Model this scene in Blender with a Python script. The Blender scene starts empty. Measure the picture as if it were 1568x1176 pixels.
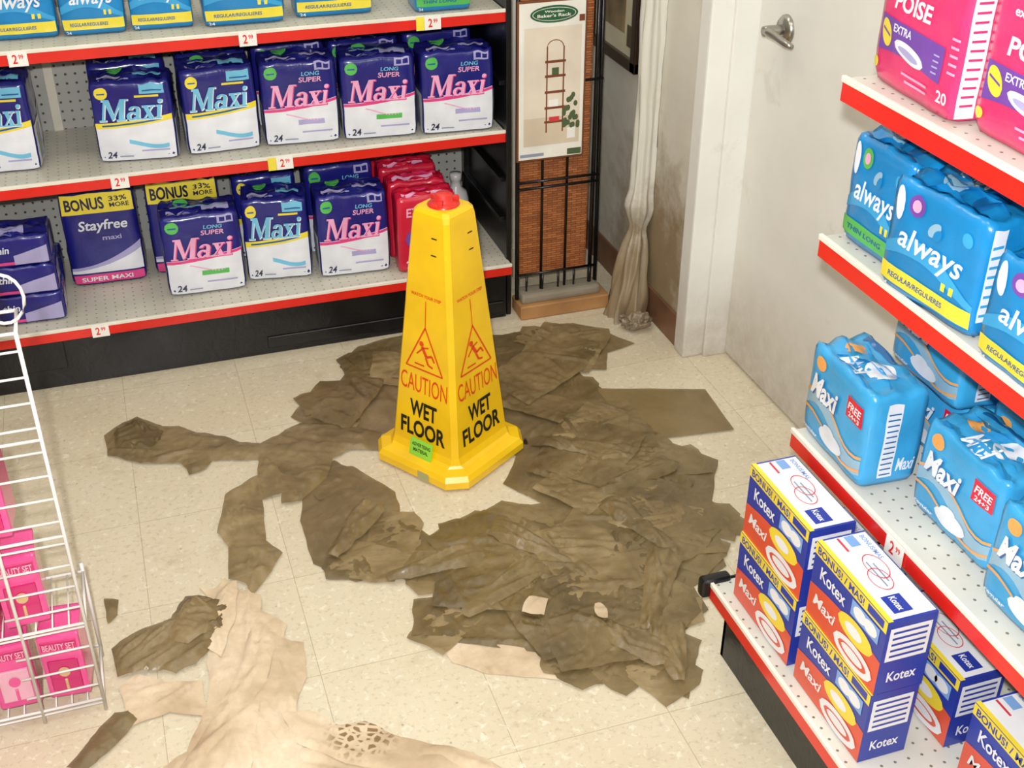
import bpy, bmesh, math, random
from mathutils import Vector, Matrix, noise
from mathutils.geometry import delaunay_2d_cdt
sc=bpy.context.scene
try:
    sc.view_settings.view_transform='Standard'
    sc.view_settings.look='None'
except Exception: pass
random.seed(7)
def lin(c):
    o=[]
    for v in c:
        v/=255.
        o.append(v/12.92 if v<=.04045 else ((v+.055)/1.055)**2.4)
    return (*o,1)
# ---------------------------------------------------------------- materials
class NT:
    def __init__(s,name):
        s.m=bpy.data.materials.new(name); s.m.use_nodes=True; s.t=s.m.node_tree
        s.b=s.t.nodes["Principled BSDF"]
    def n(s,typ,**k):
        x=s.t.nodes.new(typ)
        for a,v in k.items(): setattr(x,a,v)
        return x
    def l(s,a,b): s.t.links.new(a,b)
    def pos(s):
        g=s.n("ShaderNodeNewGeometry"); return g.outputs["Position"]
    def obj(s):
        return s.n("ShaderNodeTexCoord").outputs["Object"]
    def noise(s,vec,scale,detail=3,rough=.5,dist=0,typ=None):
        x=s.n("ShaderNodeTexNoise"); x.inputs["Scale"].default_value=scale; x.inputs["Detail"].default_value=detail
        if typ: x.noise_type=typ; x.normalize=True
        x.inputs["Roughness"].default_value=rough; x.inputs["Distortion"].default_value=dist
        s.l(vec,x.inputs["Vector"]); return x.outputs["Fac"]
    def ramp(s,fac,stops):
        r=s.n("ShaderNodeValToRGB"); e=r.color_ramp.elements
        while len(e)<len(stops): e.new(.5)
        for q,(p,c) in zip(e,stops): q.position=p; q.color=c
        s.l(fac,r.inputs[0]); return r.outputs[0]
    def mix(s,fac,a,b,mode='MIX'):
        x=s.n("ShaderNodeMix",data_type='RGBA',blend_type=mode)
        for i,v in ((0,fac),(6,a),(7,b)):
            if hasattr(v,'is_linked') or hasattr(v,'links'): s.l(v,x.inputs[i])
            else: x.inputs[i].default_value=v
        return x.outputs[2]
    def math(s,op,a,b=None,c=None):
        x=s.n("ShaderNodeMath",operation=op)
        for i,v in enumerate((a,b,c)):
            if v is None: continue
            if hasattr(v,'links'): s.l(v,x.inputs[i])
            else: x.inputs[i].default_value=v
        return x.outputs[0]
    def bump(s,h,strength,dist):
        x=s.n("ShaderNodeBump"); x.inputs["Strength"].default_value=strength; x.inputs["Distance"].default_value=dist
        s.l(h,x.inputs["Height"]); s.l(x.outputs[0],s.b.inputs["Normal"])
    def col(s,c):
        if hasattr(c,'links'): s.l(c,s.b.inputs["Base Color"])
        else: s.b.inputs["Base Color"].default_value=c
MC={}
def plain(name,c,rough=.45,metal=0,var=.06,bump=0,bscale=60,coat=0,emit=0):
    if name in MC: return MC[name]
    t=NT(name); v=t.obj(); f=t.noise(v,9,3)
    L=lin(c); d=tuple(max(0,x*(1-var*2)) for x in L[:3])+(1,); h=tuple(min(1,x*(1+var)) for x in L[:3])+(1,)
    t.col(t.ramp(f,[(.3,d),(.7,h)]))
    t.b.inputs["Roughness"].default_value=rough; t.b.inputs["Metallic"].default_value=metal
    if coat: t.b.inputs["Coat Weight"].default_value=coat; t.b.inputs["Coat Roughness"].default_value=.12
    if bump: t.bump(t.noise(v,bscale,4,.6,1.0),bump,.003)
    if emit:
        t.b.inputs["Emission Color"].default_value=L; t.b.inputs["Emission Strength"].default_value=emit
    MC[name]=t.m; return t.m
def wrap(name,c,b=.35): return plain(name,c,rough=.28,var=.10,bump=b,bscale=30,coat=.4)
def peg(name,c,ax,pitch=.0254,rad=.0035,rough=.4,hole=(95,88,78)):
    t=NT(name); p=t.pos(); sp=t.n("ShaderNodeSeparateXYZ"); t.l(p,sp.inputs[0])
    def cell(o):
        a=t.math('DIVIDE',o,pitch); a=t.math('FRACT',a); a=t.math('SUBTRACT',a,.5); return t.math('MULTIPLY',a,a)
    d=t.math('ADD',cell(sp.outputs[ax[0]]),cell(sp.outputs[ax[1]]))
    m=t.math('LESS_THAN',d,(rad/pitch)**2)
    f=t.noise(p,6,4); L=lin(c)
    base=t.ramp(f,[(.3,tuple(x*.8 for x in L[:3])+(1,)),(.7,L)])
    t.col(t.mix(m,base,lin(hole))); t.b.inputs["Roughness"].default_value=rough
    return t.m
def floor_mat():
    t=NT("vinyl_tile_floor"); p=t.pos()
    mp=t.n("ShaderNodeMapping"); mp.inputs["Location"].default_value=(.105,.05,0); t.l(p,mp.inputs[0])
    br=t.n("ShaderNodeTexBrick"); br.offset=0; br.squash=1
    for k,v in (("Scale",1),("Mortar Size",.0009),("Mortar Smooth",.5),("Brick Width",.305),("Row Height",.305),("Bias",0)): br.inputs[k].default_value=v
    br.inputs["Color1"].default_value=lin((221,209,182)); br.inputs["Color2"].default_value=lin((215,202,175)); br.inputs["Mortar"].default_value=lin((172,157,128))
    t.l(mp.outputs[0],br.inputs["Vector"])
    big=t.noise(p,2.3,5,.65)
    c=t.mix(t.math('MULTIPLY',t.math('SUBTRACT',big,.35),.8),br.outputs["Color"],lin((184,165,130)))
    dirt=t.noise(p,7,6,.75,.3)
    c=t.mix(t.ramp(dirt,[(.56,(0,0,0,1)),(.75,(.4,.4,.4,1))]),c,lin((160,140,105)))
    sp=t.noise(p,85,4,.65)
    c=t.mix(t.ramp(sp,[(.54,(0,0,0,1)),(.66,(.42,.42,.42,1))]),c,lin((174,155,124)))
    sp2=t.noise(p,60,3,.6,.6)
    c=t.mix(t.ramp(sp2,[(.58,(0,0,0,1)),(.68,(.6,.6,.6,1))]),c,lin((235,228,208)))
    vo=t.n("ShaderNodeTexVoronoi"); vo.inputs["Scale"].default_value=17; t.l(p,vo.inputs["Vector"])
    c=t.mix(t.ramp(vo.outputs["Distance"],[(.03,(.5,.5,.5,1)),(.06,(0,0,0,1))]),c,lin((120,98,70)))
    t.col(c)
    r=t.ramp(t.noise(p,5,4),[(.3,(.24,.24,.24,1)),(.7,(.42,.42,.42,1))]); t.l(r,t.b.inputs["Roughness"])
    t.bump(t.noise(p,30,2),.12,.002); return t.m
def wall_mat(name,c,grime=True,z0=.55,stain=None):
    t=NT(name); p=t.pos(); L=lin(c); f=t.noise(p,3,5,.6)
    col=t.ramp(f,[(.3,tuple(x*.88 for x in L[:3])+(1,)),(.7,L)])
    if grime:
        sp=t.n("ShaderNodeSeparateXYZ"); t.l(p,sp.inputs[0])
        h=t.math('SUBTRACT',1.0,t.math('DIVIDE',sp.outputs[2],z0)); h=t.math('MAXIMUM',h,0)
        g=t.math('MULTIPLY',t.math('MULTIPLY',h,t.noise(p,14,6,.7)),1.0)
        col=t.mix(g,col,lin((140,115,85)))
        s=t.ramp(t.noise(p,5.5,6,.7,.4),[(.60,(0,0,0,1)),(.72,(.22,.22,.22,1))]); col=t.mix(s,col,lin((150,128,92)))
    if stain:
        v=t.n("ShaderNodeVectorMath",operation='DISTANCE'); t.l(p,v.inputs[0]); v.inputs[1].default_value=stain[0]
        k=t.math('ADD',v.outputs["Value"],t.math('MULTIPLY',t.math('SUBTRACT',t.noise(p,9,5,.7),.5),stain[1]*1.6))
        col=t.mix(t.ramp(k,[(stain[1]*.35,(.8,.8,.8,1)),(stain[1],(0,0,0,1))]),col,lin((128,102,60)))
    t.col(col); t.b.inputs["Roughness"].default_value=.45
    t.bump(t.noise(p,45,4),.12,.003); return t.m
def paper_mat(name,dark,mid,light,rough=.5,foot=False,seed=0,alpha=1.0,ridge=.25,lines=.4,coat=0):
    t=NT(name); p=t.pos()
    mp=t.n("ShaderNodeMapping"); mp.inputs["Location"].default_value=(seed,seed*.7,0); mp.inputs["Rotation"].default_value=(0,0,seed); t.l(p,mp.inputs[0]); q=mp.outputs[0]
    a=t.noise(q,5,5,.6,.3)
    c=t.ramp(a,[(.34,lin(dark)),(.5,lin(mid)),(.68,lin(light))])
    nz=t.n("ShaderNodeTexNoise"); nz.inputs["Scale"].default_value=6; nz.inputs["Detail"].default_value=1; t.l(q,nz.inputs["Vector"])
    va=t.n("ShaderNodeVectorMath",operation='SCALE'); t.l(nz.outputs["Color"],va.inputs[0]); va.inputs[3].default_value=.08
    vb=t.n("ShaderNodeVectorMath",operation='ADD'); t.l(q,vb.inputs[0]); t.l(va.outputs[0],vb.inputs[1])
    hs=[]
    for sc_,w_ in ((9,1.0),(22,.5),(48,.28)):
        st=t.n("ShaderNodeMapping"); st.inputs["Scale"].default_value=(1,.4,1); st.inputs["Rotation"].default_value=(0,0,sc_*.3); t.l(vb.outputs[0],st.inputs[0])
        vo=t.n("ShaderNodeTexVoronoi",feature='F1'); vo.inputs["Scale"].default_value=sc_; t.l(st.outputs[0],vo.inputs["Vector"])
        hs.append(t.math('MULTIPLY',vo.outputs["Distance"],w_))
    H=t.math('ADD',t.math('ADD',hs[0],hs[1]),hs[2])
    if lines:
        st=t.n("ShaderNodeMapping"); st.inputs["Scale"].default_value=(1,.35,1); t.l(vb.outputs[0],st.inputs[0])
        vo=t.n("ShaderNodeTexVoronoi",feature='DISTANCE_TO_EDGE'); vo.inputs["Scale"].default_value=14; t.l(st.outputs[0],vo.inputs["Vector"])
        lm=t.ramp(vo.outputs["Distance"],[(.0,(lines,lines,lines,1)),(.025,(0,0,0,1))])
        br_=t.ramp(t.noise(q,12,2),[(.45,(0,0,0,1)),(.6,(1,1,1,1))])
        c=t.mix(t.mix(1.0,lm,br_,'MULTIPLY'),c,lin(light))
    fn=t.noise(q,90,4,.7)
    c=t.mix(t.ramp(fn,[(.35,(.22,.22,.22,1)),(.6,(0,0,0,1))]),c,lin(dark))
    if foot:
        v=t.n("ShaderNodeVectorMath",operation='DISTANCE'); t.l(p,v.inputs[0]); v.inputs[1].default_value=(.245,1.60,.02)
        mask=t.ramp(v.outputs["Value"],[(.045,(1,1,1,1)),(.075,(0,0,0,1))])
        vo=t.n("ShaderNodeTexVoronoi",feature='DISTANCE_TO_EDGE'); vo.inputs["Scale"].default_value=60; t.l(p,vo.inputs["Vector"])
        tr=t.ramp(vo.outputs["Distance"],[(.14,(0,0,0,1)),(.22,(.9,.9,.9,1))])
        c=t.mix(t.mix(1.0,mask,tr,'MULTIPLY'),c,lin((125,95,55)))
        st=t.ramp(t.noise(p,5.5,4,.6,.3),[(.60,(0,0,0,1)),(.68,(.6,.6,.6,1))])
        c=t.mix(st,c,lin((160,132,92)))
    t.col(c); t.b.inputs["Roughness"].default_value=rough; t.b.inputs["Alpha"].default_value=alpha
    if coat: t.b.inputs["Coat Weight"].default_value=coat; t.b.inputs["Coat Roughness"].default_value=.22
    t.bump(H,ridge,.02); return t.m
def weave_mat():
    t=NT("woven_rattan"); p=t.pos(); mp=t.n("ShaderNodeMapping"); mp.inputs["Rotation"].default_value=(math.radians(90),0,0); t.l(p,mp.inputs[0])
    br=t.n("ShaderNodeTexBrick"); 
    for k,v in (("Scale",1),("Mortar Size",.0008),("Brick Width",.03),("Row Height",.007)): br.inputs[k].default_value=v
    br.inputs["Color1"].default_value=lin((184,110,58)); br.inputs["Color2"].default_value=lin((144,80,40)); br.inputs["Mortar"].default_value=lin((86,46,24))
    t.l(mp.outputs[0],br.inputs["Vector"]); t.col(br.outputs["Color"]); t.b.inputs["Roughness"].default_value=.35
    t.bump(br.outputs["Fac"],.4,.002); return t.m
WHITE=wrap("print_white",(238,240,248),.2); NAVY=wrap("print_navy",(30,32,124)); DNAVY=wrap("print_dark_navy",(20,22,72))
CYAN=wrap("print_cyan",(120,200,232)); YEL=wrap("print_yellow",(250,226,70)); PINK=wrap("print_pink",(232,70,140)); LPINK=wrap("print_light_pink",(250,176,212))
GREEN=wrap("print_green",(90,190,90)); LAV=wrap("print_lavender",(178,172,216)); SKY=wrap("print_sky_blue",(22,136,200)); LSKY=wrap("print_light_blue",(60,166,222))
DSKY=wrap("print_deep_blue",(14,96,160)); MAG=wrap("print_magenta",(236,58,116)); RED=wrap("print_red",(214,28,62)); PURP=wrap("print_purple",(122,76,170))
ORG=wrap("print_orange",(245,170,90)); GREY=wrap("print_grey",(150,158,180)); INK=wrap("print_ink",(30,32,70)); SILV=wrap("print_silver_blue",(150,190,214))
CB=plain("carton_blue",(40,58,160),.35,coat=.2); CY=plain("carton_yellow",(246,218,60),.35,coat=.2); CR=plain("carton_orange_red",(226,84,54),.35,coat=.2); CW=plain("carton_white",(240,238,240),.35,coat=.2); CRED=plain("carton_red",(214,60,70),.35); CLB=plain("carton_light_blue",(130,170,225),.35)
RAILR=plain("rail_red",(226,38,26),.3,coat=.3); RAILW=plain("rail_white",(236,230,214),.4); BLACK=plain("black_metal",(16,16,18),.3,var=.3,bump=.3,bscale=25); CREAM=plain("shelf_cream",(214,206,188),.4)
CONEY=plain("cone_yellow",(252,200,14),.3,var=.07,coat=.3,bump=.08,bscale=20); CONER=plain("cone_red_print",(226,70,20),.4); CONEB=plain("cone_black_print",(20,18,16),.4); CONEC=plain("cone_cap_red",(222,40,30),.35,coat=.3)
STICK=plain("sticker_green",(150,220,70),.4); TAPE=plain("clear_tape",(176,170,120),.3); DTRIM=wall_mat("trim_white_paint",(240,238,230),True,.3)
METAL=plain("brushed_steel",(176,172,164),.28,metal=1); WIRE=plain("white_wire",(232,228,222),.3,coat=.3)
CARDB=plain("cardboard_tan",(176,128,78),.7,var=.15); FRAMEB=plain("dark_wood_frame",(44,28,20),.3,coat=.4)
# ---------------------------------------------------------------- builder
class B:
    def __init__(s): s.V=[];s.F=[];s.M=[];s.S=[];s.mats=[]
    def mi(s,m):
        if m not in s.mats: s.mats.append(m)
        return s.mats.index(m)
    def add(s,vs,fs,m,smooth=False):
        o=len(s.V); s.V+= [tuple(v) for v in vs]; i=s.mi(m)
        for f in fs: s.F.append(tuple(o+k for k in f)); s.M.append(i); s.S.append(smooth)
    def box(s,lo,hi,m,bev=.002,seg=1,xf=None,smooth=False):
        bm=bmesh.new(); bmesh.ops.create_cube(bm,size=1)
        for v in bm.verts: v.co=Vector([(lo[i]+hi[i])/2+v.co[i]*(hi[i]-lo[i]) for i in range(3)])
        if bev: bmesh.ops.bevel(bm,geom=bm.edges[:],offset=bev,segments=seg,affect='EDGES',profile=.6)
        bm.verts.index_update()
        vs=[(xf@v.co if xf else v.co) for v in bm.verts]; fs=[[v.index for v in f.verts] for f in bm.faces]; bm.free()
        s.add(vs,fs,m,smooth)
    def tube(s,pts,r,m,n=10,closed=False):
        pts=[Vector(p) for p in pts]; vs=[];fs=[]; N=len(pts)
        for i,p in enumerate(pts):
            a=pts[i-1] if (i>0 or closed) else p; b=pts[(i+1)%N] if (i<N-1 or closed) else p
            d=(b-a).normalized(); up=Vector((0,0,1)) if abs(d.z)<.9 else Vector((1,0,0))
            x=d.cross(up).normalized(); y=x.cross(d)
            rr=r[i] if isinstance(r,(list,tuple)) else r
            for k in range(n):
                t=2*math.pi*k/n; vs.append(p+x*math.cos(t)*rr+y*math.sin(t)*rr)
        for i in range(N if closed else N-1):
            j=(i+1)%N
            for k in range(n): fs.append([i*n+k,i*n+(k+1)%n,j*n+(k+1)%n,j*n+k])
        if not closed: fs.append(list(range(n))[::-1]); fs.append([(N-1)*n+k for k in range(n)])
        s.add(vs,fs,m,True)
    def lathe(s,prof,c,m,n=32,ax='z'):
        vs=[];fs=[]
        for r,h in prof:
            for k in range(n):
                t=2*math.pi*k/n; a,b=r*math.cos(t),r*math.sin(t)
                vs.append((c[0]+a,c[1]+b,c[2]+h) if ax=='z' else (c[0]-h,c[1]+a,c[2]+b) if ax=='-x' else (c[0]+a,c[1]-h,c[2]+b))
        for i in range(len(prof)-1):
            for k in range(n): fs.append([i*n+k,i*n+(k+1)%n,(i+1)*n+(k+1)%n,(i+1)*n+k])
        s.add(vs,fs,m,True)
    def mesh(s,name):
        me=bpy.data.meshes.new(name); me.from_pydata(s.V,[],s.F)
        for m in s.mats: me.materials.append(m)
        me.polygons.foreach_set("material_index",s.M); me.polygons.foreach_set("use_smooth",s.S)
        me.update(); return me
    def obj(s,name,loc=(0,0,0),rz=0):
        o=bpy.data.objects.new(name,s.mesh(name)); sc.collection.objects.link(o); o.location=loc; o.rotation_euler=(0,0,rz); return o
TC={}
def text_mesh(st,shear=0,bold=0,space=1.0):
    k=(st,shear,bold,space)
    if k in TC: return TC[k]
    cu=bpy.data.curves.new("t","FONT"); cu.body=st; cu.shear=shear; cu.offset=bold; cu.resolution_u=3; cu.space_character=space
    ob=bpy.data.objects.new("t",cu); sc.collection.objects.link(ob); dg=bpy.context.evaluated_depsgraph_get(); dg.update()
    me=bpy.data.meshes.new_from_object(ob.evaluated_get(dg))
    vs=[(v.co.x,v.co.y) for v in me.vertices]; fs=[list(p.vertices) for p in me.polygons]
    bpy.data.objects.remove(ob); bpy.data.curves.remove(cu); bpy.data.meshes.remove(me)
    x0=min(v[0] for v in vs);x1=max(v[0] for v in vs);y0=min(v[1] for v in vs);y1=max(v[1] for v in vs)
    vs=[((x-x0)/(x1-x0),(y-y0)/(y1-y0)) for x,y in vs]; TC[k]=(vs,fs); return TC[k]
def serif_maxi():
    P=[]
    def q(*p): P.append(list(p))
    q((.05,.03),(.078,.03),(.078,.97),(.05,.97)); q((.05,1),(.135,1),(.245,.12),(.205,.02)); q((.205,.02),(.245,.12),(.345,1),(.315,1)); q((.315,.03),(.39,.03),(.39,.97),(.315,.97))
    q((.01,0),(.115,0),(.115,.05),(.01,.05)); q((.28,0),(.43,0),(.43,.05),(.28,.05)); q((.01,.95),(.115,.95),(.1,1),(.01,1)); q((.33,.95),(.43,.95),(.43,1),(.33,1))
    def ring(cx,cy,a,b,ia,ib,t0,t1,n=12):
        for i in range(n):
            s0=t0+(t1-t0)*i/n;s1=t0+(t1-t0)*(i+1)/n
            q((cx+a*math.cos(s0),cy+b*math.sin(s0)),(cx+a*math.cos(s1),cy+b*math.sin(s1)),(cx+ia*math.cos(s1),cy+ib*math.sin(s1)),(cx+ia*math.cos(s0),cy+ib*math.sin(s0)))
    ring(.525,.19,.085,.20,.035,.14,.6,5.9); ring(.545,.46,.085,.19,.035,.14,0,2.9); q((.58,.06),(.632,.06),(.632,.48),(.58,.48)); q((.58,.06),(.60,0),(.665,.02),(.632,.08))
    q((.69,.60),(.765,.60),(.865,.04),(.79,.04)); q((.70,.04),(.725,.04),(.85,.60),(.825,.60))
    for a,b in ((.67,.755),(.77,.885)): q((a,0),(b,0),(b,.045),(a,.045))
    for a,b in ((.67,.785),(.80,.87)): q((a,.6),(b,.6),(b,.645),(a,.645))
    q((.925,.03),(.975,.03),(.975,.62),(.925,.62)); q((.90,0),(1,0),(1,.045),(.90,.045)); q((.905,.6),(.975,.6),(.975,.645),(.905,.645)); ring(.95,.84,.035,.09,0,0,0,6.2832,8)
    return P
SM=serif_maxi()
def btext(b,st,fn,u0,v0,w,h,m,shear=0,bold=.02):
    if st=="~Maxi":
        g=bold
        for p in SM:
            cx=sum(x for x,y in p)/4;cy=sum(y for x,y in p)/4
            b.add([fn(u0+(x+math.copysign(g,x-cx)*.5+(y-.5)*shear*h/w)*w,v0+(y+math.copysign(g,y-cy))*h) for x,y in p],[[0,1,2,3]],m)
        return
    vs,fs=text_mesh(st,shear,bold); b.add([fn(u0+x*w,v0+y*h) for x,y in vs],fs,m)
# ---------------------------------------------------------------- packages
class Pack(B):
    def __init__(s,w,d,h,base,soft=True,seed=0,n=16):
        super().__init__(); s.w,s.d,s.h,s.soft,s.seed=w,d,h,soft,seed
        nx,ny,nz=(n,max(4,n//2),n) if soft else (3,3,3)
        idx={};vs=[];fs=[]
        def vid(i,j,k):
            if (i,j,k) not in idx:
                idx[(i,j,k)]=len(vs); vs.append(s.D((i/nx-.5)*w,j/ny*d,k/nz*h))
            return idx[(i,j,k)]
        for i in range(nx):
            for k in range(nz):
                fs.append([vid(i,0,k),vid(i+1,0,k),vid(i+1,0,k+1),vid(i,0,k+1)]); fs.append([vid(i,ny,k),vid(i,ny,k+1),vid(i+1,ny,k+1),vid(i+1,ny,k)])
            for j in range(ny):
                fs.append([vid(i,j,nz),vid(i+1,j,nz),vid(i+1,j+1,nz),vid(i,j+1,nz)]); fs.append([vid(i,j,0),vid(i,j+1,0),vid(i+1,j+1,0),vid(i+1,j,0)])
        for j in range(ny):
            for k in range(nz):
                fs.append([vid(0,j,k),vid(0,j,k+1),vid(0,j+1,k+1),vid(0,j+1,k)]); fs.append([vid(nx,j,k),vid(nx,j+1,k),vid(nx,j+1,k+1),vid(nx,j,k+1)])
        s.add(vs,fs,base,soft)
        if soft:
            rn=random.Random(seed)
            for q in range(3):
                v0=.25+.22*q; N=14; V=[];F=[]; ph=rn.uniform(0,6); hh=.008+rn.uniform(0,.007)
                for i in range(N+1):
                    u=.05+.9*i/N; e=math.sin(math.pi*i/N)**.4
                    a=s.D((u-.5)*w,v0*d,h-.002); V.append(a); V.append((a[0],a[1]-.010*math.sin(u*9+ph)-.008,a[2]+hh*e*(.7+.3*math.sin(u*17+ph))))
                for i in range(N): F.append([2*i,2*i+2,2*i+3,2*i+1])
                s.add(V,F,base if q!=1 else DNAVY if base is NAVY else base,True)
    def D(s,x,y,z):
        w,d,h=s.w,s.d,s.h
        a,b,c=[max(-1,min(1,q)) for q in (2*x/w,2*y/d-1,2*z/h-1)]
        k=.022 if s.soft else .0
        X=x*(1-k*(.35*b*b+.35*c*c)); Y=d/2+(y-d/2)*(1-k*2.2*(.5*a*a+.5*c*c)); Z=h/2+(z-h/2)*(1-k*(.3*a*a+.25*b*b))
        if s.soft:
            e=(abs(a)*abs(b))**16; X*=1-.02*e; Y=d/2+(Y-d/2)*(1-.06*e)
            e=(abs(a)*abs(c))**16; X*=1-.02*e; Z=h/2+(Z-h/2)*(1-.02*e)
            e=(abs(c)*abs(b))**16; Y=d/2+(Y-d/2)*(1-.07*e); Z=h/2+(Z-h/2)*(1-.012*e)
            q=Vector((x*22,y*22,z*22+s.seed*7.3)); nv=noise.noise_vector(q)
            X+=nv.x*.0022;Y+=nv.y*.0026
            if c>.7:
                t=(c-.7)/.3; Z+=t*(.009*noise.noise(Vector((x*45,y*30,s.seed*3.1)))+.0045*math.sin(y/d*math.pi*5+s.seed)); 
        return (X,Y,Z)
    def fr(s,f,l):
        o=.0013+.0007*l if s.soft else .0004+.0004*l
        w,d,h=s.w,s.d,s.h
        if f=='F': return lambda u,v:s.D((u-.5)*w,-o,v*h)
        if f=='T': return lambda u,v:s.D((u-.5)*w,v*d,h+o)
        if f=='R': return lambda u,v:s.D(w/2+o,u*d,v*h)
        if f=='L': return lambda u,v:s.D(-w/2-o,(1-u)*d,v*h)
    def strip(s,f,u0,u1,fl,fh,m,l=0,nx=12,ny=5):
        g=s.fr(f,l); vs=[];fs=[]
        if not s.soft: ny=1
        for i in range(nx+1):
            u=u0+(u1-u0)*i/nx; a=fl(u) if callable(fl) else fl; b=fh(u) if callable(fh) else fh
            for j in range(ny+1): vs.append(g(u,a+(b-a)*j/ny))
        for i in range(nx):
            for j in range(ny): p=i*(ny+1)+j; fs.append([p,p+ny+1,p+ny+2,p+1])
        s.add(vs,fs,m,s.soft)
    def rect(s,f,u0,v0,u1,v1,m,l=0): s.strip(f,u0,u1,v0,v1,m,l,10 if s.soft else 1,8)
    def ell(s,f,cu,cv,a,b,m,l=1,tilt=0):
        q=lambda u:math.sqrt(max(0,1-((u-cu)/a)**2))*b
        s.strip(f,cu-a,cu+a,lambda u:cv+tilt*(u-cu)-q(u),lambda u:cv+tilt*(u-cu)+q(u),m,l,16,3)
    def text(s,f,st,u0,v0,w,h,m,l=2,shear=0,bold=.02,und=None):
        if und is not None: btext(s,st,s.fr(f,l-.6),u0+.008,v0-.008,w,h,und,shear,bold+(.012 if st[0]=='~' else .03))
        btext(s,st,s.fr(f,l),u0,v0,w,h,m,shear,bold)
    def sides(s,top,bot,split=.5):
        for f in 'LR':
            s.rect(f,.04,.02,.96,split,bot); s.rect(f,.3,.06,.7,split-.06,GREY if bot is WHITE else WHITE,1)
def st_maxi(pink):
    def mk(w,d,h,seed):
        p=Pack(w,d,h,NAVY,seed=seed)
        p.strip('F',.01,.99,.01,lambda u:.45+.10*u*u,WHITE,0)
        if pink:
            p.strip('F',.01,.99,lambda u:.41+.1*u*u,lambda u:.445+.1*u*u,PINK,1,ny=1)
            p.text('F',"~Maxi",.10,.47,.78,.26,LPINK,3,.22,.008,und=PINK)
            p.text('F',"SUPER",.50,.75,.30,.06,LPINK,2,.1)
            p.text('F',"LONG",.54,.825,.24,.045,CYAN,2,.1)
            p.rect('F',.72,.88,.93,.97,LAV,1); p.rect('F',.75,.90,.82,.95,NAVY,2); p.rect('F',.84,.90,.91,.95,NAVY,2)
            p.ell('F',.14,.87,.085,.07,GREEN,1); p.rect('F',.09,.86,.19,.875,DSKY,2)
            p.rect('F',.45,.24,.8,.30,GREEN if seed%2 else LAV,1)
            p.rect('F',.5,.14,.9,.16,LAV,1); p.strip('F',.3,.75,lambda u:.33+.05*math.sin(u*7),lambda u:.345+.05*math.sin(u*7),LPINK,1,ny=1)
        else:
            p.strip('F',.01,.99,lambda u:.43+.08*u*u,lambda u:.50+.08*u*u,YEL,1,ny=1); p.strip('F',.1,.85,lambda u:.455+.08*u*u,lambda u:.475+.08*u*u,DSKY,2,ny=1)
            p.text('F',"~Maxi",.10,.53,.78,.26,CYAN,3,.2,.008,und=WHITE)
            p.rect('F',.62,.84,.93,.95,CYAN,1); p.rect('F',.55,.8,.85,.825,YEL,1); p.rect('F',.66,.87,.9,.885,DSKY,2)
            p.ell('F',.14,.86,.085,.07,YEL,1); p.rect('F',.09,.85,.19,.865,DSKY,2)
            p.strip('F',.4,.9,lambda u:.2+.05*math.sin(u*6),lambda u:.25+.05*math.sin(u*6),CYAN,1)
            p.rect('F',.55,.12,.9,.14,LAV,1)
        p.text('F',"24",.10,.05,.13,.085,INK,2,.2)
        p.rect('F',.26,.06,.43,.075,GREY,1)
        p.sides(NAVY,WHITE,.5)
        p.rect('T',.1,.05,.5,.3,LAV,0); p.rect('T',.55,.3,.9,.6,CYAN if not pink else LAV,0); p.ell('T',.3,.7,.1,.12,GREEN,1); p.rect('T',.15,.40,.85,.46,SILV,0); p.rect('T',.2,.85,.7,.92,GREY,0)
        return p
    return mk
def st_bonus(w,d,h,seed):
    p=Pack(w,d,h,NAVY,seed=seed)
    p.rect('F',.02,.78,.98,.98,YEL); p.text('F',"BONUS",.07,.82,.52,.12,INK,2,0,.03); p.text('F',"33%",.66,.89,.24,.05,INK,2); p.text('F',"MORE",.66,.83,.26,.045,INK,2)
    p.text('F',"Stayfree",.2,.57,.66,.14,WHITE,2,.15); p.text('F',"maxi",.5,.49,.25,.05,LAV,2)
    p.strip('F',.01,.99,.14,lambda u:.2+.26*u*u,LAV,0); p.strip('F',.01,.99,.14,lambda u:.17+.2*u*u,WHITE,1)
    p.rect('F',.02,.02,.98,.12,PINK); p.text('F',"SUPER MAXI",.12,.045,.7,.05,WHITE,2); p.sides(NAVY,LAV,.4); return p
def st_always(grn):
    def mk(w,d,h,seed):
        p=Pack(w,d,h,SKY,seed=seed)
        p.strip('F',.01,.99,lambda u:.3+.1*math.sin(u*4),lambda u:.40+.16*math.sin(u*4),LSKY,0)
        p.rect('F',.01,.08,.99,.23,GREEN if grn else YEL,1)
        p.text('F',"REGULAR/REGULIERES" if not grn else "THIN LONG",.12,.13,.6,.05,DSKY,2,.1)
        p.text('F',"always",.16,.38,.68,.26,WHITE,2,.25,.015)
        p.ell('F',.12,.80,.05,.14,WHITE,1,-.8); p.ell('F',.3,.84,.09,.09,PURP if not grn else GREEN,1); p.ell('F',.3,.84,.05,.05,LPINK,2)
        p.ell('F',.84,.8,.05,.06,LSKY,1); p.ell('F',.52,.73,.06,.06,SILV,1,.6); p.ell('F',.56,.70,.04,.05,SKY,2,.6)
        p.text('F',"24",.04,.015,.08,.05,WHITE,2); p.rect('F',.68,.28,.72,.35,YEL,1); p.rect('F',.76,.28,.80,.35,YEL,1)
        for f in 'LR':
            p.rect(f,.06,.15,.26,.95,WHITE)
            for i in range(8): p.rect(f,.08,.2+i*.085,.24,.225+i*.085,LSKY,1)
            p.rect(f,.55,.3,.85,.8,LSKY,0)
        p.ell('T',.35,.5,.12,.2,SILV,0); p.ell('T',.7,.45,.08,.25,DSKY,0); p.rect('T',.1,.08,.9,.16,DSKY,0); p.text('T',"always",.2,.6,.3,.3,WHITE,1,.2); return p
    return mk
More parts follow.
